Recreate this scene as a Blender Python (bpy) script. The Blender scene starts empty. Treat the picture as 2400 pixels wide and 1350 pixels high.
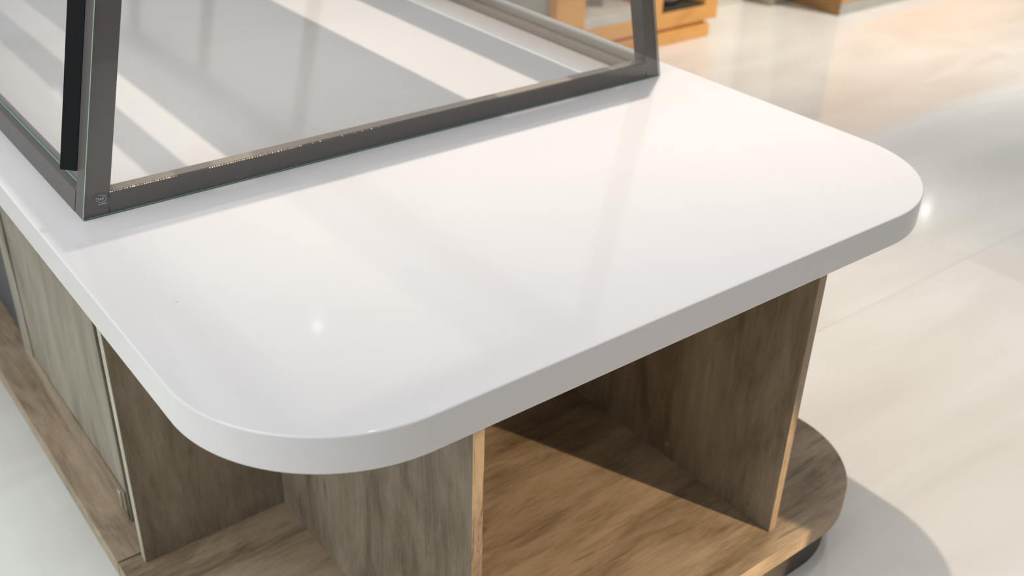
import bpy, bmesh, math, random
from mathutils import Vector, Matrix
random.seed(7)
sc = bpy.context.scene
C = sc.collection

# ------------------------------------------------------------------ camera
DZ = 0.02                       # plinth correction: everything sits DZ above the first survey
F_PX = 2478.1
cam_d = bpy.data.cameras.new('camera'); cam = bpy.data.objects.new('camera', cam_d); C.objects.link(cam)
CAM = Vector((-0.3678, -0.9418, 1.7614 + DZ))
r = Vector((0.7900, -0.6123, 0.0298)); u = Vector((0.2895, 0.4154, 0.8624))
r.normalize(); u = (u - r * u.dot(r)).normalized(); b = r.cross(u)
cam.matrix_world = Matrix(((r.x, u.x, b.x, CAM.x), (r.y, u.y, b.y, CAM.y), (r.z, u.z, b.z, CAM.z), (0, 0, 0, 1)))
cam_d.sensor_width = 36.0; cam_d.lens = F_PX * 36 / 2400
cam_d.clip_start = 0.05; cam_d.clip_end = 60
cam_d.dof.use_dof = True; cam_d.dof.focus_distance = 1.76; cam_d.dof.aperture_fstop = 3.2
sc.camera = cam

# ------------------------------------------------------------------ world, lights, exposure
sc.view_settings.view_transform = 'Standard'; sc.view_settings.look = 'None'
sc.view_settings.gamma = 1.0; sc.view_settings.use_curve_mapping = False
sc.view_settings.exposure = 0.0
w = bpy.data.worlds.new('mall_ambience'); sc.world = w; w.use_nodes = True
bg = w.node_tree.nodes['Background']
bg.inputs['Color'].default_value = (0.94, 0.97, 1.03, 1); bg.inputs['Strength'].default_value = 0.56

def spot(name, loc, target, power, color, radius, angle, blend):
    l = bpy.data.lights.new(name, 'SPOT'); l.energy = power; l.color = color; l.shadow_soft_size = radius
    l.spot_size = math.radians(angle); l.spot_blend = blend
    o = bpy.data.objects.new(name, l); C.objects.link(o); o.location = loc
    o.rotation_euler = (Vector(target) - Vector(loc)).to_track_quat('-Z', 'Y').to_euler()
    return o
def area(name, loc, target, power, color, sx, sy):
    l = bpy.data.lights.new(name, 'AREA'); l.energy = power; l.color = color; l.shape = 'RECTANGLE'; l.size = sx; l.size_y = sy
    o = bpy.data.objects.new(name, l); C.objects.link(o); o.location = loc
    o.rotation_euler = (Vector(target) - Vector(loc)).to_track_quat('-Z', 'Y').to_euler()
    return o
FAR_LAMP = (12.14, 5.72, 4.40)
# ceiling spot over the kiosk: casts the case shadow and the counter shadow on the floor
spot('ceiling_spot_key', (1.22, 1.25, 4.82), (1.72, 1.36, 0.0), 540, (1.0, 0.90, 0.78), 0.03, 62, 1.0)
# warm track spot from the front right: its beam reaches under the counter into the open shelf
spot('track_spot_front', (1.835, -1.54, 1.33), (0.41, 0.06, -0.01), 275, (1.0, 0.77, 0.50), 0.012, 36.9, 0.05)
# warm ceiling spot over the aisle on the right
spot('ceiling_spot_right_aisle', (3.0, 0.2, 4.2), (1.95, 0.35, 0.0), 100, (1.0, 0.86, 0.68), 0.12, 38, 1.0)
# unseen fill spots added to brighten the far floor and the stands
spot('ceiling_spot_stands', (5.8, 1.3, 4.5), (5.7, 2.6, 0.0), 760, (1.0, 0.96, 0.90), 0.08, 58, 1.0)
spot('ceiling_spot_orange_stand', (3.9, 1.9, 3.0), (3.75, 3.05, 0.15), 140, (1.0, 0.92, 0.80), 0.06, 46, 0.9)
# far ceiling lamp, mirrored as a small bright spot in the floor tiles
spot('ceiling_spot_far', FAR_LAMP, (FAR_LAMP[0] - 2.0, FAR_LAMP[1] - 1.5, 0.0), 2.0, (1.0, 0.95, 0.88), 0.055, 130, 0.6)
# daylight from the shop front on the left
area('daylight_left', (-5.0, 0.4, 2.1), (0.2, 0.8, 0.5), 58, (0.80, 0.95, 1.0), 4.0, 2.6)
# skylight panel over the aisle on the left
area('skylight_left', (-2.4, 0.6, 4.4), (-1.6, 0.8, 0.0), 105, (0.92, 0.97, 1.0), 2.6, 3.2)
# unseen greenish fill spot added to brighten the floor on the left
spot('ceiling_spot_left_aisle', (-1.7, 1.4, 4.5), (-1.0, 1.15, 0.0), 270, (0.62, 1.0, 0.95), 0.1, 27, 0.8)

# ------------------------------------------------------------------ materials
def new_mat(name):
    m = bpy.data.materials.new(name); m.use_nodes = True
    nt = m.node_tree; bs = nt.nodes['Principled BSDF']
    return m, nt, bs
def plain(name, col, rough=0.5, metal=0.0, spec=0.5, emit=0.0, noise=0.0, nscale=30.0, bump=0.0):
    m, nt, bs = new_mat(name)
    bs.inputs['Roughness'].default_value = rough; bs.inputs['Metallic'].default_value = metal
    bs.inputs['Specular IOR Level'].default_value = spec
    tc = nt.nodes.new('ShaderNodeTexCoord'); nz = nt.nodes.new('ShaderNodeTexNoise')
    nz.inputs['Scale'].default_value = nscale; nz.inputs['Detail'].default_value = 4
    nt.links.new(tc.outputs['Object'], nz.inputs['Vector'])
    rp = nt.nodes.new('ShaderNodeValToRGB')
    rp.color_ramp.elements[0].position = 0.3; rp.color_ramp.elements[1].position = 0.7
    rp.color_ramp.elements[0].color = tuple(c * (1 - noise) for c in col) + (1,)
    rp.color_ramp.elements[1].color = tuple(min(1, c * (1 + noise)) for c in col) + (1,)
    nt.links.new(nz.outputs['Fac'], rp.inputs['Fac']); nt.links.new(rp.outputs['Color'], bs.inputs['Base Color'])
    if emit:
        bs.inputs['Emission Color'].default_value = tuple(col) + (1,); bs.inputs['Emission Strength'].default_value = emit
    if bump:
        bp = nt.nodes.new('ShaderNodeBump'); bp.inputs['Strength'].default_value = bump; bp.inputs['Distance'].default_value = 0.001
        nt.links.new(nz.outputs['Fac'], bp.inputs['Height']); nt.links.new(bp.outputs['Normal'], bs.inputs['Normal'])
    return m
def wood(name, axis, dark, mid, light, seed=0.0, scale=1.0, rough=0.45, crack=0.6, rings=0.5):
    """oak laminate; axis = grain direction 0/1/2 in object space"""
    m, nt, bs = new_mat(name); N = nt.nodes.new; L = nt.links.new
    tc = N('ShaderNodeTexCoord')
    wn_ = N('ShaderNodeTexNoise'); wn_.inputs['Scale'].default_value = 2.6; wn_.inputs['Detail'].default_value = 3
    L(tc.outputs['Object'], wn_.inputs['Vector'])
    wm = N('ShaderNodeVectorMath'); wm.operation = 'MULTIPLY_ADD'; wm.inputs[1].default_value = (0.030, 0.030, 0.030)
    L(wn_.outputs['Color'], wm.inputs[0]); L(tc.outputs['Object'], wm.inputs[2]); warp = wm.outputs[0]
    def mapped(along, across, off):
        mp = N('ShaderNodeMapping'); s = [across * scale] * 3; s[axis] = along * scale
        mp.inputs['Scale'].default_value = s; mp.inputs['Location'].default_value = (off + seed, off * 1.7 + seed * 2.1, off * .6 - seed)
        L(warp, mp.inputs['Vector']); return mp
    def noise(along, across, off, detail=4, dist=0.0, rg=0.55):
        mp = mapped(along, across, off); n = N('ShaderNodeTexNoise'); n.inputs['Scale'].default_value = 1
        n.inputs['Detail'].default_value = detail; n.inputs['Distortion'].default_value = dist; n.inputs['Roughness'].default_value = rg
        L(mp.outputs['Vector'], n.inputs['Vector']); return n.outputs['Fac']
    def math_(op, a, bb, clamp=False):
        n = N('ShaderNodeMath'); n.operation = op; n.use_clamp = clamp
        for i, v in enumerate((a, bb)):
            if isinstance(v, (int, float)): n.inputs[i].default_value = v
            else: L(v, n.inputs[i])
        return n.outputs[0]
    broad = noise(2.2, 6.5, 0.0, 7, 1.0, 0.64)
    fibre = noise(8.0, 68.0, 3.0, 7, 0.7, 0.68)
    pores = noise(14.0, 420.0, 7.0, 3)
    # cathedral figure: bands of a slowly warped field
    field = noise(0.9, 5.5, 11.0, 2, 0.3)
    ring = math_('MULTIPLY', field, 26.0); ring = math_('SINE', ring, 0.0)
    ring = math_('MULTIPLY', math_('ADD', ring, 1.0), 0.5)
    v = math_('ADD', math_('MULTIPLY', broad, 0.95), math_('MULTIPLY', fibre, 0.46))
    v = math_('ADD', v, math_('MULTIPLY', ring, 0.16 * rings))
    v = math_('ADD', v, math_('MULTIPLY', pores, 0.14))
    v = math_('SUBTRACT', v, 0.425 + 0.08 * rings)
    rp = N('ShaderNodeValToRGB'); e = rp.color_ramp.elements
    e[0].position = 0.14; e[0].color = dark + (1,); e[1].position = 0.62; e[1].color = light + (1,)
    k = rp.color_ramp.elements.new(0.38); k.color = mid + (1,)
    L(v, rp.inputs['Fac'])
    # short dark checks along the grain
    cr = noise(4.0, 75.0, 19.0, 3, 0.8); zone = noise(2.2, 7.0, 23.0, 2, 0.4)
    crk = math_('MULTIPLY', math_('SUBTRACT', cr, 0.62), 14.0, True); crk = math_('MULTIPLY', crk, math_('MULTIPLY', math_('SUBTRACT', zone, 0.47), 6.0, True))
    crk = math_('MULTIPLY', crk, crack)
    fine = noise(38.0, 300.0, 41.0, 4, 0.8); fine = math_('MULTIPLY', math_('SUBTRACT', fine, 0.56), 7.0, True)
    crk = math_('ADD', crk, math_('MULTIPLY', fine, 0.32 * min(1.0, crack + 0.2)), True)
    mk = mapped(2.6, 6.0, 31.0); vo = N('ShaderNodeTexVoronoi'); vo.inputs['Scale'].default_value = 1; L(mk.outputs['Vector'], vo.inputs['Vector'])
    knot = math_('MULTIPLY', math_('SUBTRACT', 0.085, vo.outputs['Distance']), 22.0, True)
    crk = math_('ADD', crk, math_('MULTIPLY', knot, crack), True)
    mx = N('ShaderNodeMix'); mx.data_type = 'RGBA'; L(crk, mx.inputs[0]); L(rp.outputs['Color'], mx.inputs[6])
    mx.inputs[7].default_value = tuple(c * 0.42 for c in dark) + (1,)
    L(mx.outputs[2], bs.inputs['Base Color'])
    bs.inputs['Roughness'].default_value = rough; bs.inputs['Specular IOR Level'].default_value = 0.35
    bp = N('ShaderNodeBump'); bp.inputs['Strength'].default_value = 0.25; bp.inputs['Distance'].default_value = 0.0006
    L(math_('SUBTRACT', fibre, crk), bp.inputs['Height']); L(bp.outputs['Normal'], bs.inputs['Normal'])
    return m
OAK_D, OAK_M, OAK_L = (0.127, 0.100, 0.068), (0.246, 0.201, 0.143), (0.354, 0.298, 0.220)
M = {}
M['oak_z'] = wood('oak_laminate_upright', 2, OAK_D, OAK_M, OAK_L, 0.0)
M['oak_z2'] = wood('oak_laminate_upright_right', 2, OAK_D, OAK_M, OAK_L, 5.3)
M['oak_back'] = wood('oak_laminate_back', 2, OAK_D, OAK_M, OAK_L, 9.1)
M['oak_x'] = wood('oak_laminate_base', 0, (0.135, 0.092, 0.053), (0.315, 0.235, 0.156), (0.42, 0.325, 0.225), 2.7, 0.9)
M['oak_y'] = wood('oak_laminate_base_side', 1, (0.135, 0.092, 0.053), (0.315, 0.235, 0.156), (0.42, 0.325, 0.225), 4.4)
M['oak_door'] = wood('oak_laminate_door', 2, (0.15, 0.125, 0.09), (0.27, 0.235, 0.175), (0.37, 0.335, 0.265), 12.2, 0.8, crack=0.2)
M['oak_pale'] = wood('pale_oak_edge_band', 2, (0.34, 0.30, 0.23), (0.46, 0.42, 0.335), (0.54, 0.50, 0.41), 8.2, 1.4, crack=0.2, rings=0.1)
M['oak_edge'] = wood('oak_edge_band', 2, (0.15, 0.10, 0.06), (0.31, 0.225, 0.142), (0.37, 0.28, 0.185), 1.4, 1.6, crack=0.8, rings=0.1)
M['oak_edge_x'] = wood('oak_edge_band_base', 0, (0.20, 0.14, 0.085), (0.36, 0.27, 0.175), (0.46, 0.36, 0.245), 6.4, 1.4, crack=0.4, rings=0.1)
M['plinth'] = plain('dark_plinth', (0.055, 0.046, 0.036), 0.55, noise=0.12)
M['white'] = plain('white_solid_surface', (0.692, 0.662, 0.645), 0.085, spec=0.42, noise=0.006, nscale=9)
M['alu'] = plain('grey_anodised_aluminium', (0.120, 0.104, 0.093), 0.36, metal=0.3, noise=0.05, nscale=400)
M['alu_light'] = plain('satin_aluminium', (0.52, 0.49, 0.45), 0.34, metal=0.35, noise=0.04, nscale=300)  # on the right case rail this paleness stands in for light
M['cap'] = plain('bronze_anodised_cap', (0.36, 0.30, 0.245), 0.38, metal=0.25, noise=0.04, nscale=200)  # paler rail metal: light falling on the rails put into the colour
M['black'] = plain('matt_black_powder_coat', (0.005, 0.005, 0.0055), 0.6, spec=0.15, noise=0.1, nscale=300)
def frosted():
    m, nt, bs = new_mat('frosted_acrylic_roof'); N = nt.nodes.new; L = nt.links.new
    bs.inputs['Base Color'].default_value = (0.85, 0.83, 0.79, 1); bs.inputs['Roughness'].default_value = 0.5
    tl = N('ShaderNodeBsdfTranslucent'); tl.inputs['Color'].default_value = (0.96, 0.94, 0.90, 1)
    nz = N('ShaderNodeTexNoise'); nz.inputs['Scale'].default_value = 3
    mr = N('ShaderNodeMapRange'); mr.inputs['To Min'].default_value = 0.74; mr.inputs['To Max'].default_value = 0.80
    L(nz.outputs['Fac'], mr.inputs['Value'])
    mx = N('ShaderNodeMixShader'); L(mr.outputs[0], mx.inputs[0]); L(bs.outputs[0], mx.inputs[1]); L(tl.outputs[0], mx.inputs[2])
    L(mx.outputs[0], nt.nodes['Material Output'].inputs['Surface']); return m
M['roof'] = frosted()
M['puck'] = plain('lit_lens', (1.0, 0.96, 0.90), 0.3, emit=7.0)
M['led'] = plain('warm_light_beads', (1.0, 0.80, 0.58), 0.3, emit=0.9)  # glow stands in for reflections on the rail, not a lamp
M['orange'] = wood('orange_beech_laminate', 0, (0.72, 0.335, 0.085), (0.88, 0.44, 0.13), (0.92, 0.51, 0.18), 3.3, 0.6, crack=0.0, rings=0.3)
M['brown'] = plain('brown_walnut_laminate', (0.33, 0.18, 0.06), 0.4, noise=0.2, nscale=6)
M['dark'] = plain('dark_niche_lining', (0.045, 0.04, 0.03), 0.6, noise=0.1)
M['grey'] = plain('grey_panel', (0.40, 0.40, 0.37), 0.5, noise=0.08, nscale=5)
M['greykick'] = plain('pale_grey_kick_plate', (0.50, 0.48, 0.42), 0.4, noise=0.05)
M['cream'] = plain('cream_partition_paint', (0.74, 0.71, 0.60), 0.5, noise=0.02)
M['olive'] = plain('olive_grey_paint', (0.40, 0.37, 0.26), 0.5, noise=0.04)
M['pale'] = plain('pale_fabric', (0.66, 0.58, 0.54), 0.7, noise=0.05)
M['plastic'] = plain('milky_plastic_film', (0.72, 0.70, 0.64), 0.35, noise=0.08, nscale=12)
M['niche'] = plain('charcoal_niche_back', (0.075, 0.078, 0.078), 0.6, noise=0.1)
M['scuff'] = plain('tan_scuff', (0.62, 0.50, 0.40), 0.5, noise=0.1)
M['stamp'] = plain('frosted_stamp', (0.42, 0.50, 0.52), 0.6, noise=0.05)
M['gold'] = plain('brass_screw', (0.60, 0.45, 0.20), 0.35, metal=0.7, noise=0.05)
M['chrome'] = plain('bright_steel', (0.75, 0.75, 0.78), 0.2, metal=0.9, noise=0.03)

def glass_mat():
    m, nt, bs = new_mat('clear_case_glass'); N = nt.nodes.new; L = nt.links.new
    out = nt.nodes['Material Output']; nt.nodes.remove(bs)
    tr = N('ShaderNodeBsdfTransparent'); tr.inputs['Color'].default_value = (0.985, 0.988, 0.985, 1)
    gl = N('ShaderNodeBsdfGlossy'); gl.inputs['Roughness'].default_value = 0.02
    fr = N('ShaderNodeFresnel'); 
    ge = N('ShaderNodeNewGeometry'); ma = N('ShaderNodeMath'); ma.operation = 'MULTIPLY_ADD'   # leaving face of the thin pane: inverse index
    ma.inputs[1].default_value = 1 / 1.45 - 1.45; ma.inputs[2].default_value = 1.45
    L(ge.outputs['Backfacing'], ma.inputs[0]); L(ma.outputs[0], fr.inputs['IOR'])
    mx = N('ShaderNodeMixShader'); L(fr.outputs[0], mx.inputs[0]); L(tr.outputs[0], mx.inputs[1]); L(gl.outputs[0], mx.inputs[2])
    L(mx.outputs[0], out.inputs['Surface']); return m
M['glass'] = glass_mat()
M['glass_edge'] = plain('green_glass_edge', (0.22, 0.36, 0.30), 0.15, noise=0.1, nscale=60)

def tile_mat():
    m, nt, bs = new_mat('polished_cream_marble_tile'); N = nt.nodes.new; L = nt.links.new
    tc = N('ShaderNodeTexCoord'); oi = N('ShaderNodeObjectInfo')
    ad = N('ShaderNodeVectorMath'); ad.operation = 'MULTIPLY_ADD'; ad.inputs[1].default_value = (7.3, 7.3, 7.3)
    cb = N('ShaderNodeCombineXYZ')
    for i in range(3): L(oi.outputs['Random'], cb.inputs[i])
    L(cb.outputs[0], ad.inputs[0]); L(tc.outputs['Object'], ad.inputs[2])
    mp = N('ShaderNodeMapping'); mp.inputs['Rotation'].default_value = (0, 0, 0.5); mp.inputs['Scale'].default_value = (0.9, 2.6, 1)
    L(ad.outputs[0], mp.inputs['Vector'])
    n1 = N('ShaderNodeTexNoise'); n1.inputs['Scale'].default_value = 0.9; n1.inputs['Detail'].default_value = 5; n1.inputs['Distortion'].default_value = 1.2
    L(mp.outputs['Vector'], n1.inputs['Vector'])
    rp = N('ShaderNodeValToRGB'); e = rp.color_ramp.elements
    e[0].position = 0.30; e[0].color = (0.69, 0.645, 0.57, 1); e[1].position = 0.62; e[1].color = (0.775, 0.745, 0.68, 1)
    k = e.new(0.48); k.color = (0.74, 0.70, 0.63, 1)
    L(n1.outputs['Fac'], rp.inputs['Fac']); L(rp.outputs['Color'], bs.inputs['Base Color'])
    bs.inputs['Roughness'].default_value = 0.085; bs.inputs['Specular IOR Level'].default_value = 0.6
    n2 = N('ShaderNodeTexNoise'); n2.inputs['Scale'].default_value = 3.0; L(tc.outputs['Object'], n2.inputs['Vector'])
    bp = N('ShaderNodeBump'); bp.inputs['Strength'].default_value = 0.05; bp.inputs['Distance'].default_value = 0.002
    L(n2.outputs['Fac'], bp.inputs['Height']); L(bp.outputs['Normal'], bs.inputs['Normal'])
    return m
M['tile'] = tile_mat()
M['grout'] = plain('beige_grout', (0.66, 0.60, 0.515), 0.8, noise=0.08, nscale=80)

# ------------------------------------------------------------------ mesh helpers
def link(name, bm, mats, parent=None, smooth=False):
    me = bpy.data.meshes.new(name); bmesh.ops.recalc_face_normals(bm, faces=bm.faces); bm.to_mesh(me); bm.free()
    for mm in (mats if isinstance(mats, (list, tuple)) else [mats]): me.materials.append(mm)
    if smooth:
        for p in me.polygons: p.use_smooth = True
    o = bpy.data.objects.new(name, me); C.objects.link(o)
    if parent: o.parent = parent
    return o
def hexa(bm, P, mi=0):
    v = [bm.verts.new(p) for p in P]
    fs = [(0, 3, 2, 1), (4, 5, 6, 7), (0, 1, 5, 4), (1, 2, 6, 5), (2, 3, 7, 6), (3, 0, 4, 7)]
    return [bm.faces.new([v[i] for i in f]) for f in fs]
def cube(bm, x0, x1, y0, y1, z0, z1):
    return hexa(bm, [(x0, y0, z0), (x1, y0, z0), (x1, y1, z0), (x0, y1, z0), (x0, y0, z1), (x1, y0, z1), (x1, y1, z1), (x0, y1, z1)])
def bevel(bm, w, seg=2):
    bmesh.ops.bevel(bm, geom=list(bm.edges), offset=w, segments=seg, affect='EDGES', profile=0.5, clamp_overlap=True)
def box(name, x0, x1, y0, y1, z0, z1, mat, parent=None, bev=0.0012):
    bm = bmesh.new(); cube(bm, x0, x1, y0, y1, z0, z1)
    if bev: bevel(bm, bev, 2)
    return link(name, bm, mat, parent)
def prism(name, outline, z0, z1, mat, parent=None, bev=0.0, seg=3, smooth=False, side_mat=None):
    bm = bmesh.new()
    lo = [bm.verts.new((x, y, z0)) for x, y in outline]; hi = [bm.verts.new((x, y, z1)) for x, y in outline]
    n = len(outline); bm.faces.new(lo[::-1]); bm.faces.new(hi)
    for i in range(n):
        f = bm.faces.new((lo[i], lo[(i + 1) % n], hi[(i + 1) % n], hi[i]))
        if side_mat: f.material_index = 1
    if bev:
        rim = [e for e in bm.edges if abs(e.verts[0].co.z - e.verts[1].co.z) < 1e-6]
        bmesh.ops.bevel(bm, geom=rim, offset=bev, segments=seg, affect='EDGES', profile=0.5, clamp_overlap=True)
    return link(name, bm, [mat, side_mat] if side_mat else mat, parent, smooth)
def rrect(x0, x1, y0, y1, R, n=32, back=True, front=True):
    pts = []
    def arc(cx, cy, a0, a1):
        for i in range(n + 1):
            a = math.radians(a0 + (a1 - a0) * i / n); pts.append((cx + R * math.cos(a), cy + R * math.sin(a)))
    if front: arc(x0 + R, y0 + R, 180, 270); arc(x1 - R, y0 + R, 270, 360)
    else: pts += [(x0, y0), (x1, y0)]
    if back: arc(x1 - R, y1 - R, 0, 90); arc(x0 + R, y1 - R, 90, 180)
    else: pts += [(x1, y1), (x0, y1)]
    return pts
def thing(name, label, cat, loc=(0, 0, 0), group=None):
    o = bpy.data.objects.new(name, None); C.objects.link(o); o.location = loc; o['label'] = label; o['category'] = cat
    if group: o['group'] = group
    o.empty_display_size = 0.1
    return o
def tag(o, label, cat):
    o['label'] = label; o['category'] = cat; return o
def adopt(parent):
    """children were modelled in world space: keep them there"""
    for c in parent.children: c.matrix_parent_inverse = Matrix.Translation(-Vector(parent.location))

# ------------------------------------------------------------------ setting: floor of large polished tiles
fb = box('floor', -6.7, 14.0, -6.6, 13.0, -0.06, -0.0045, M['grout'], None, 0)
fb['kind'] = 'structure'
TX, TY, GAP = 2.4, 1.2, 0.0008
bm = bmesh.new(); cube(bm, 0, TX - GAP, 0, TY - GAP, -0.0045, 0.0)
for f in bm.faces: pass
bmesh.ops.bevel(bm, geom=[e for e in bm.edges if all(abs(v.co.z) < 1e-6 for v in e.verts)], offset=0.0004, segments=1, affect='EDGES')
t0 = link('tile', bm, M['tile'], fb)
first = True
for ix in range(-4, 5):
    for iy in range(-6, 10):
        if first: t = t0; first = False
        else:
            t = t0.copy(); C.objects.link(t); t.parent = fb
        t.location = (3.01 + TX * ix, 0.66 + TY * iy, 0.0)

# unseen wall behind the viewer, added to hold back low ambient light
wf = box('wall_front', -6.7, 14.0, -6.75, -6.6, 0.0, 3.4, plain('taupe_wall_paint', (0.42, 0.39, 0.36), 0.7, noise=0.04, nscale=2), None, 0)
wf['kind'] = 'structure'

# ------------------------------------------------------------------ kiosk: dimensions
HT, TH, W, R, YB = 0.90 + DZ, 0.0635, 1.5775, 0.2661, 4.95
HB = HT - TH                    # underside of the white top
B, BT = 0.13 + DZ, 0.048        # top and thickness of the base board
BIN = 0.008                     # base board inset
SPLIT = 0.8055
# white top
def slab(name, x0, x1, y0, y1, R, z0, z1, bv, mat, seg=4, n=40):
    """rounded slab with rolled rims and exact normals"""
    bm = bmesh.new(); rings = []; nrm = {}
    prof = [(z0 + bv, -90 + 90 * k / seg) for k in range(seg + 1)] + [(z1 - bv, 90 * k / seg) for k in range(seg + 1)]
    for zc, a in prof:
        a = math.radians(a); i_ = bv * (1 - math.cos(a)); z = zc + bv * math.sin(a)
        ring = []
        for x, y in rrect(x0 + i_, x1 - i_, y0 + i_, y1 - i_, R - i_, n):
            v = bm.verts.new((x, y, z)); ring.append(v)
            d = Vector((x - min(max(x, x0 + R), x1 - R), y - min(max(y, y0 + R), y1 - R), 0)).normalized()
            nrm[len(nrm)] = tuple(d * math.cos(a) + Vector((0, 0, math.sin(a))))
        rings.append(ring)
    m = len(rings[0])
    for a, b_ in zip(rings, rings[1:]):
        for i in range(m): bm.faces.new((a[i], a[(i + 1) % m], b_[(i + 1) % m], b_[i]))
    bm.faces.new(rings[0][::-1]); bm.faces.new(rings[-1])
    o = link(name, bm, mat, None, True); me = o.data
    out = []
    for p in me.polygons:
        for li in p.loop_indices:
            out.append((0, 0, math.copysign(1, p.normal.z)) if len(p.vertices) > 4 else nrm[me.loops[li].vertex_index])
    me.normals_split_custom_set(out)
    return o
ct = slab('countertop', 0, W, 0, YB, R, HB, HT, 0.0035, M['white'])
tag(ct, 'long white glossy solid-surface countertop with rounded corners', 'countertop')
bm = bmesh.new(); bmesh.ops.create_uvsphere(bm, u_segments=10, v_segments=6, radius=1)
sm = link('scuff', bm, M['scuff'], ct); sm.scale = (0.0045, 0.0009, 0.00025); sm.location = (0.100, 0.468, HT + 0.0001); sm.rotation_euler = (0, 0, 0.1)
sm['label'] = 'faint tan scuff mark on the white top'

# end shelf unit under the rounded end
un = thing('end_shelf_unit', 'grey-brown oak open shelf unit with rounded base under the white counter end', 'shelf unit', (0.79, 0.45, 0))
Q, D = 0.0604, 0.7711
prism('base_board', rrect(BIN, W - BIN + 0.007, 0.009, SPLIT - 0.0025, 0.262, 32, back=False), B - BT, B, M['oak_x'], un, 0.0015, 2, False, M['oak_edge_x'])
pin = 0.024
prism('plinth', rrect(BIN + pin, W - BIN - pin, 0.009 + pin, SPLIT - 0.0025, 0.24, 32, back=False), 0.0, B - BT, M['plinth'], un, 0, smooth=False)
def panel(name, x0, x1, y0, y1, mat, front):
    o = box(name, x0, x1, y0 + 0.0008, y1, B, HB, mat, un, 0.0008)
    e = box('edge_band', x0 + 0.0002, x1 - 0.0002, y0, y0 + 0.001, B, HB, front, o, 0)
    e['label'] = 'lighter oak edge band'
    return o
panel('divider_panel', 0.3728, 0.3947, Q, D, M['oak_z'], M['oak_edge'])
rp_ = panel('divider_panel', 1.1891, 1.2108, Q, D, M['oak_z2'], M['oak_edge'])
for yy, zz in ((0.1285, 0.187), (0.384, 0.187)):
    bm = bmesh.new(); bmesh.ops.create_cone(bm, cap_ends=True, segments=20, radius1=0.0075, radius2=0.0068, depth=0.0014, matrix=Matrix.Translation((1.1885, yy, zz)) @ Matrix.Rotation(-math.pi / 2, 4, 'Y'))
    link('cover_cap', bm, M['oak_x'], rp_)
bp_ = box('back_panel', 0.0562, 1.5213, D, D + 0.022, B, HB, M['oak_back'], un, 0.0008)
e = box('edge_band', 0.0550, 0.0562, D + 0.0002, D + 0.0218, B, HB, M['oak_pale'], bp_, 0)
e['label'] = 'pale oak edge band on the left end'
adopt(un)

# long side cabinet on the left
cab = thing('side_cabinet', 'pale oak base cabinet with door along the left side of the counter', 'cabinet', (0.79, 2.8, 0))
prism('base_board', rrect(BIN, W - BIN + 0.007, SPLIT + 0.0025, YB - 0.009, 0.262, 32, front=False), B - BT, B, M['oak_y'], cab, 0.0015, 2, False, M['oak_edge_x'])
prism('plinth', rrect(BIN + pin, W - BIN - pin, SPLIT + 0.0025, YB - 0.009 - pin, 0.24, 32, front=False), 0.0, B - BT, M['plinth'], cab)
XD = 0.075
box('carcass_panel', XD + 0.02, XD + 0.042, 0.809, 1.60, B, HB, M['niche'], cab, 0.0008)
box('side_panel', 1.47, 1.492, 0.809, 4.15, B, HB, M['oak_z'], cab, 0.0008)
d1 = box('door', XD, XD + 0.0195, 0.903, 1.615, B + 0.006, HB - 0.004, M['oak_door'], cab, 0.002)
box('bottom_rail', XD - 0.004, XD, 0.905, 1.613, B + 0.008, B + 0.085, M['oak_y'], d1, 0.001)
box('stile', XD - 0.004, XD, 1.535, 1.613, B + 0.086, HB - 0.006, M['oak_door'], d1, 0.001)
box('catch', XD - 0.008, XD - 0.004, 0.925, 0.940, B + 0.03, B + 0.075, M['chrome'], d1, 0.001)['label'] = 'small bright steel catch at the bottom corner of the door'
for yy in (1.635, 2.55, 3.45):
    box('partition', XD + 0.030, 1.46, yy - 0.011, yy + 0.011, B, HB, M['niche'], cab, 0.0008)
for yy in (1.648, 2.563):
    dp = box('recessed_panel', 0.108, 0.124, yy, yy + 0.874, B, HB, M['niche'], cab, 0.001)
    dp['label'] = 'charcoal recessed panel'
    box('pull_bar', 0.092, 0.1075, yy + 0.012, yy + 0.70, 0.527, 0.541, M['alu_light'], dp, 0.002)
box('door', XD, XD + 0.02, 3.465, 4.13, B + 0.006, HB - 0.004, M['oak_door'], cab, 0.002)
box('end_panel', 0.1, 1.47, 4.135, 4.157, B, HB, M['oak_back'], cab, 0.0008)
adopt(cab)

# ------------------------------------------------------------------ glass display case on the counter
LEAN = 0.2236; X0, X1, YF, YE = 0.0749, 1.4938, 0.8177, 4.20; HC = 0.70
ZT = HT + HC
def xl(z): return X0 + LEAN * (z - HT)
def xr(z): return X1 - LEAN * (z - HT)
HT += 0.0005                    # hairline of sealant under the case
ZT = HT + HC
case = thing('display_case', 'grey-framed glass display case with inward-sloping sides on the white counter', 'display case', (0.785, 2.5, HT))
G = 0.005
RH = 0.040                       # bottom rail height
def slanted(name, side, z0, z1, wx, y0, y1, mat, inset=0.0, parent=None, bev=0.001):
    """bar following a sloping side: wx wide towards the inside"""
    bm = bmesh.new()
    if side < 0: a, b_ = (lambda z: xl(z) + inset), (lambda z: xl(z) + inset + wx)
    else: a, b_ = (lambda z: xr(z) - inset - wx), (lambda z: xr(z) - inset)
    hexa(bm, [(a(z0), y0, z0), (b_(z0), y0, z0), (b_(z0), y1, z0), (a(z0), y1, z0), (a(z1), y0, z1), (b_(z1), y0, z1), (b_(z1), y1, z1), (a(z1), y1, z1)])
    if bev: bevel(bm, bev, 2)
    return link(name, bm, mat, parent or case)
yf = YF + G
slanted('post', -1, HT, ZT - 0.02, 0.046, yf, yf + 0.040, M['alu'], 0.0005)
slanted('post', 1, HT, ZT - 0.02, 0.040, yf, yf + 0.040, M['alu'], 0.0005)
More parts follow.
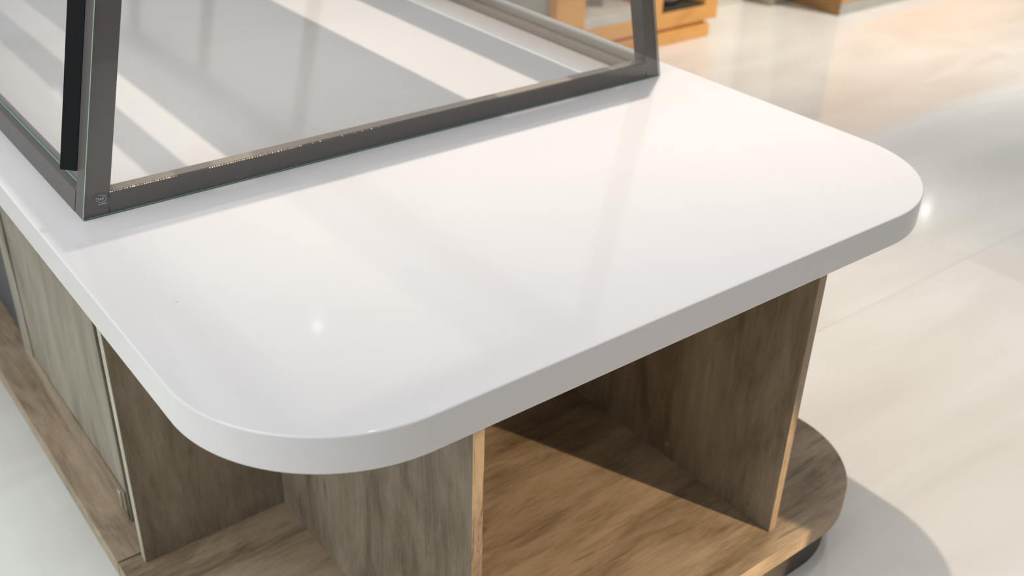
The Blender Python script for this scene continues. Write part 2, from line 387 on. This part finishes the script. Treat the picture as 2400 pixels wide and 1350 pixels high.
for yy in (2.49, 3.36, YE - 0.04):
    slanted('post', 1, HT + RH, ZT - 0.02, 0.040, yy - 0.02, yy + 0.02, M['alu'])
for yy in (2.55, YE - 0.04):
    slanted('post', -1, HT + RH, ZT - 0.02, 0.040, yy - 0.02, yy + 0.02, M['alu'])
box('bottom_rail', X0 + 0.050, X1 - 0.046, yf, yf + 0.030, HT, HT + RH, M['alu'], case, 0.0015)
box('rail_cap', X0 + 0.052, X1 - 0.048, yf + 0.004, yf + 0.029, HT + RH, HT + RH + 0.001, M['cap'], case, 0.0003)  # lit top face of the rail, painted as a paler strip
slanted('bottom_rail', -1, HT, HT + RH, 0.030, yf + 0.042, YE - 0.06, M['alu'], 0.0)
slanted('bottom_rail', 1, HT, HT + RH + 0.004, 0.026, yf + 0.042, YE - 0.06, M['alu_light'], 0.0)  # light on the right rail put into its paler colour
slanted('inner_ledge', 1, HT, HT + 0.020, 0.024, yf + 0.042, YE - 0.06, M['cap'], 0.0275)  # light on the rail's inner face put into its colour
box('bottom_rail', X0 + 0.05, X1 - 0.05, YE - 0.035, YE - 0.005, HT, HT + RH, M['alu'], case, 0.0015)
# roof frame
box('top_rail', xl(ZT), xr(ZT), YF, YF + 0.062, ZT - 0.02, ZT + 0.012, M['alu'], case, 0.001)
box('top_rail', xl(ZT), xr(ZT), YE - 0.062, YE, ZT - 0.02, ZT + 0.012, M['alu'], case, 0.001)
box('top_rail', xl(ZT), 0.32, YF + 0.063, YE - 0.063, ZT - 0.02, ZT + 0.012, M['alu'], case, 0.001)
box('top_rail', 1.212, xr(ZT) - 0.020, YF + 0.063, YE - 0.063, ZT - 0.02, ZT + 0.012, M['alu'], case, 0.001)
box('light_bar', 0.4185, 0.477, YF + 0.063, YE - 0.063, ZT - 0.02, ZT + 0.006, M['alu'], case, 0.001)
box('roof_board', 0.549, 1.036, YF + 0.063, YE - 0.063, ZT - 0.012, ZT + 0.006, M['roof'], case, 0.001)
def glass_hex(name, P, edge_faces):
    bm = bmesh.new(); fs = hexa(bm, P)
    for i in edge_faces: fs[i].material_index = 1
    return link(name, bm, [M['glass'], M['glass_edge']], case)
# front pane stands in front of the frame: its left, right and bottom edges show green
z0, z1 = HT + 0.0015, ZT - 0.021
glass_hex('glass_pane', [(xl(z0), YF, z0), (xr(z0), YF, z0), (xr(z0), yf - 0.0004, z0), (xl(z0), yf - 0.0004, z0),
                         (xl(z1), YF, z1), (xr(z1), YF, z1), (xr(z1), yf - 0.0004, z1), (xl(z1), yf - 0.0004, z1)], (0, 1, 3, 5))
def side_pane(side, y0, y1):
    z0, z1 = HT + RH + 0.001, ZT - 0.021; s = 1 if side < 0 else -1
    fx = xl if side < 0 else xr
    ins, t = 0.012, 0.004
    glass_hex('glass_pane', [(fx(z0) + s * ins, y0, z0), (fx(z0) + s * (ins + t), y0, z0), (fx(z0) + s * (ins + t), y1, z0), (fx(z0) + s * ins, y1, z0),
                             (fx(z1) + s * ins, y0, z1), (fx(z1) + s * (ins + t), y0, z1), (fx(z1) + s * (ins + t), y1, z1), (fx(z1) + s * ins, y1, z1)], (0, 1, 2, 4))
side_pane(1, yf + 0.042, 2.468); side_pane(1, 2.512, 3.338); side_pane(1, 3.382, YE - 0.062)
side_pane(-1, yf + 0.042, 2.528); side_pane(-1, 2.572, YE - 0.062)
for a, b_ in ((0.321, 0.418), (0.478, 0.548), (1.037, 1.211)):
    glass_hex('roof_pane', [(a, YF + .063, ZT - .006), (b_, YF + .063, ZT - .006), (b_, YE - .063, ZT - .006), (a, YE - .063, ZT - .006),
                            (a, YF + .063, ZT - .002), (b_, YF + .063, ZT - .002), (b_, YE - .063, ZT - .002), (a, YE - .063, ZT - .002)], ())
# black pull profile on the left door, standing off the sloping side
bm = bmesh.new()
za, zb = HT + 0.074, HT + 0.62
def pull_ring(z):
    X = xl(z); return [(X + 0.001, 0.8655, z), (X + 0.005, 0.8690, z), (X - 0.0165, 0.8945, z), (X - 0.0205, 0.8910, z)]
hexa(bm, pull_ring(za) + pull_ring(zb))
bevel(bm, 0.0006, 2)
h = link('door_pull', bm, M['black'], case); h['label'] = 'black upright pull profile on the left glass door'
# round downlights under the roof board
for yy in (1.245, 3.40):
    bm = bmesh.new(); bmesh.ops.create_cone(bm, cap_ends=True, segments=24, radius1=0.022, radius2=0.024, depth=0.009, matrix=Matrix.Translation((0.724, yy, ZT - 0.0167)))
    pk = link('downlight', bm, M['alu_light'], case)
    bm = bmesh.new(); bmesh.ops.create_cone(bm, cap_ends=True, segments=24, radius1=0.016, radius2=0.016, depth=0.002, matrix=Matrix.Translation((0.724, yy, ZT - 0.0223)))
    link('lens', bm, M['puck'], pk)
# reflected glints along the front rail, imitated by small glowing beads
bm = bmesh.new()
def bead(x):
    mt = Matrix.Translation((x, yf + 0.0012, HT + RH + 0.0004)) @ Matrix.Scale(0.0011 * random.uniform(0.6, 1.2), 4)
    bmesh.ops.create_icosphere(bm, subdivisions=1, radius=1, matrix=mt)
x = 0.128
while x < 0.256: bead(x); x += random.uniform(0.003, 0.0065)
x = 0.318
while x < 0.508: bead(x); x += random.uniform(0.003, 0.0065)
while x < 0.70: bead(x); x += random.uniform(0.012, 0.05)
glint = link('light_strip', bm, M['led'], case); glint['kind'] = 'stuff'; glint['label'] = 'row of tiny glinting light beads along the front rail'
# screws on the front rail
for xx in (0.133, 0.170, 0.755):
    bm = bmesh.new(); bmesh.ops.create_cone(bm, cap_ends=True, segments=14, radius1=0.003, radius2=0.0024, depth=0.0016, matrix=Matrix.Translation((xx, yf + 0.014, HT + RH + 0.0008)))
    link('screw', bm, M['gold'], case)
# safety stamp on the lower left corner of the front pane
bm = bmesh.new(); cx, cz, ys = 0.1118, HT + 0.0345, YF - 0.0002
def stroke(ax, az, bx, bz, t):
    dx, dz = bx - ax, bz - az; l = math.hypot(dx, dz); nx, nz = -dz / l * t / 2, dx / l * t / 2
    hexa(bm, [(ax + nx, ys, az + nz), (bx + nx, ys, bz + nz), (bx + nx, ys + 0.0001, bz + nz), (ax + nx, ys + 0.0001, az + nz),
              (ax - nx, ys, az - nz), (bx - nx, ys, bz - nz), (bx - nx, ys + 0.0001, bz - nz), (ax - nx, ys + 0.0001, az - nz)])
n = 28
for i in range(n):
    a0, a1 = 2 * math.pi * i / n, 2 * math.pi * (i + 1) / n
    if 0.30 < (i / n) < 0.36: continue
    stroke(cx + .0088 * math.cos(a0), cz + .0066 * math.sin(a0), cx + .0088 * math.cos(a1), cz + .0066 * math.sin(a1), 0.0009)
zz = [(-.0056, .0032), (-.0030, -.0032), (-.0006, .0026), (.0018, -.0032), (.0046, .0032)]
for (ax, az), (bx, bz) in zip(zz, zz[1:]): stroke(cx + ax, cz + az, cx + bx, cz + bz, 0.0013)
stroke(cx - .0072, cz - .0098, cx + .0084, cz - .0098, 0.0014)
link('glass_stamp', bm, M['stamp'], case)['label'] = 'small frosted oval safety stamp on the glass corner'
adopt(case)

# ------------------------------------------------------------------ stands in the background
K = (CAM.z) / (CAM.z - DZ)
def sx(x): return CAM.x + (x - CAM.x) * K
def sy(y): return CAM.y + (y - CAM.y) * K
oc = thing('orange_stand', 'orange beech display stand with open niches behind the glass case', 'display stand', (sx(3.6), sy(3.3), 0))
yo = sy(3.0)
def ob(name, x0, x1, y0, y1, z0, z1, mat, bev=0.004): return box(name, sx(x0), sx(x1), y0, y1, z0 * K, z1 * K, mat, oc, bev)
ob('plinth', 1.9, 4.16, yo, yo + 0.55, 0, 0.075, M['orange'])
ob('recess', 1.92, 4.13, yo + 0.02, yo + 0.55, 0.075, 0.098, M['orange'], 0.002)
ob('bottom_panel', 1.85, 4.205, yo - 0.004, yo + 0.6, 0.098, 0.182, M['orange'])
for a, b_ in ((1.85, 2.0), (3.02, 3.21), (3.66, 3.765), (4.10, 4.205)):
    ob('upright', a, b_, yo - 0.004, yo + 0.6, 0.182, 0.80, M['orange'])
ob('top_panel', 1.83, 4.22, yo - 0.01, yo + 0.62, 0.80, 0.85, M['orange'])
ob('niche_back', 3.765, 4.10, yo + 0.42, yo + 0.44, 0.182, 0.80, M['dark'], 0)
ob('niche_floor', 3.765, 4.10, yo + 0.004, yo + 0.42, 0.182, 0.190, M['dark'], 0)
ob('niche_back', 3.21, 3.66, yo + 0.3, yo + 0.32, 0.182, 0.80, M['grey'], 0)
ob('niche_back', 2.0, 3.02, yo + 0.05, yo + 0.07, 0.182, 0.80, M['grey'], 0)
ob('niche_ledge', 3.21, 3.66, yo - 0.003, yo + 0.3, 0.182, 0.232, M['plastic'], 0.004)['label'] = 'white ledge along the grey niche'
adopt(oc)
# pale bundle lying in the dark niche
def lathe(name, prof, mat, loc, n=24, sxyz=(1, 1, 1)):
    bm = bmesh.new(); rings = []
    for (rr, z) in prof: rings.append([bm.verts.new((rr * math.cos(2 * math.pi * i / n) * sxyz[0], rr * math.sin(2 * math.pi * i / n) * sxyz[1], z * sxyz[2])) for i in range(n)])
    for a, b_ in zip(rings, rings[1:]):
        for i in range(n): bm.faces.new((a[i], a[(i + 1) % n], b_[(i + 1) % n], b_[i]))
    bm.faces.new(rings[0][::-1]); bm.faces.new(rings[-1])
    o = link(name, bm, mat, None, True); o.location = loc; return o
bowl = lathe('bowl', [(0.045, 0), (0.075, 0.012), (0.105, 0.045), (0.115, 0.085), (0.110, 0.085), (0.098, 0.048), (0.07, 0.02), (0.03, 0.014)], M['pale'],
             (sx(3.935), yo + 0.16, 0.190 * K + 0.0005), 28)
tag(bowl, 'pale pinkish bowl in the dark niche of the orange stand', 'bowl')
# crumpled clear film hanging in the grey niche
bm = bmesh.new(); NX, NZ = 9, 10; grid = []
for j in range(NZ):
    row = []
    for i in range(NX):
        u_, v_ = i / (NX - 1), j / (NZ - 1)
        row.append(bm.verts.new(((u_ - .5) * (.10 + .05 * v_), .018 * math.sin(5.5 * u_ + 3 * v_) + random.uniform(-.006, .006), v_ * .46)))
    grid.append(row)
for j in range(NZ - 1):
    for i in range(NX - 1): bm.faces.new((grid[j][i], grid[j][i + 1], grid[j + 1][i + 1], grid[j + 1][i]))
bmesh.ops.solidify(bm, geom=bm.faces[:], thickness=0.003)
film = link('plastic_bag', bm, M['plastic'], None, True); film.location = (sx(3.42), yo + 0.17, 0.2322 * K + 0.0005)
tag(film, 'milky plastic bag standing in the grey niche of the orange stand', 'bag')

wk = thing('walnut_stand', 'brown and orange wooden stand with grey kick plate on the far floor', 'display stand', (sx(6.3), sy(3.4), 0))
bx0, by0 = sx(5.14), sy(2.8465)
box('kick_plate', bx0 + 0.012, bx0 + 2.6, by0 + 0.001, by0 + 0.02, 0, 0.075, M['greykick'], wk, 0.002)
box('front_panel', bx0 + 0.012, bx0 + 2.6, by0, by0 + 0.02, 0.078, 0.85, M['orange'], wk, 0.003)
box('side_panel', bx0, bx0 + 0.011, by0, by0 + 0.62, 0, 0.85, M['brown'], wk, 0.003)
box('back_panel', bx0 + 0.012, bx0 + 2.6, by0 + 0.60, by0 + 0.62, 0, 0.85, M['brown'], wk, 0.002)
box('top_panel', bx0 - 0.01, bx0 + 2.61, by0 - 0.01, by0 + 0.63, 0.851, 0.89, M['orange'], wk, 0.004)
adopt(wk)
cw = thing('partition_panel', 'cream painted partition panel between the orange and walnut stands', 'partition', (sx(4.62), sy(3.42), 0))
box('panel', sx(4.28), sx(4.93), sy(3.40), sy(3.46), 0.02, 2.1, M['cream'], cw, 0.004)
box('foot_rail', sx(4.27), sx(4.94), sy(3.39), sy(3.47), 0.0, 0.02, M['cream'], cw, 0.003)
adopt(cw)
ov = thing('storage_box', 'olive-grey box unit standing beside the walnut stand', 'box', (sx(5.0), sy(3.4), 0))
box('body', sx(4.95), sx(5.11), sy(3.22), sy(3.6), 0.0, 0.70, M['olive'], ov, 0.004)
box('lid', sx(4.945), sx(5.115), sy(3.215), sy(3.605), 0.701, 0.73, M['olive'], ov, 0.004)
adopt(ov)
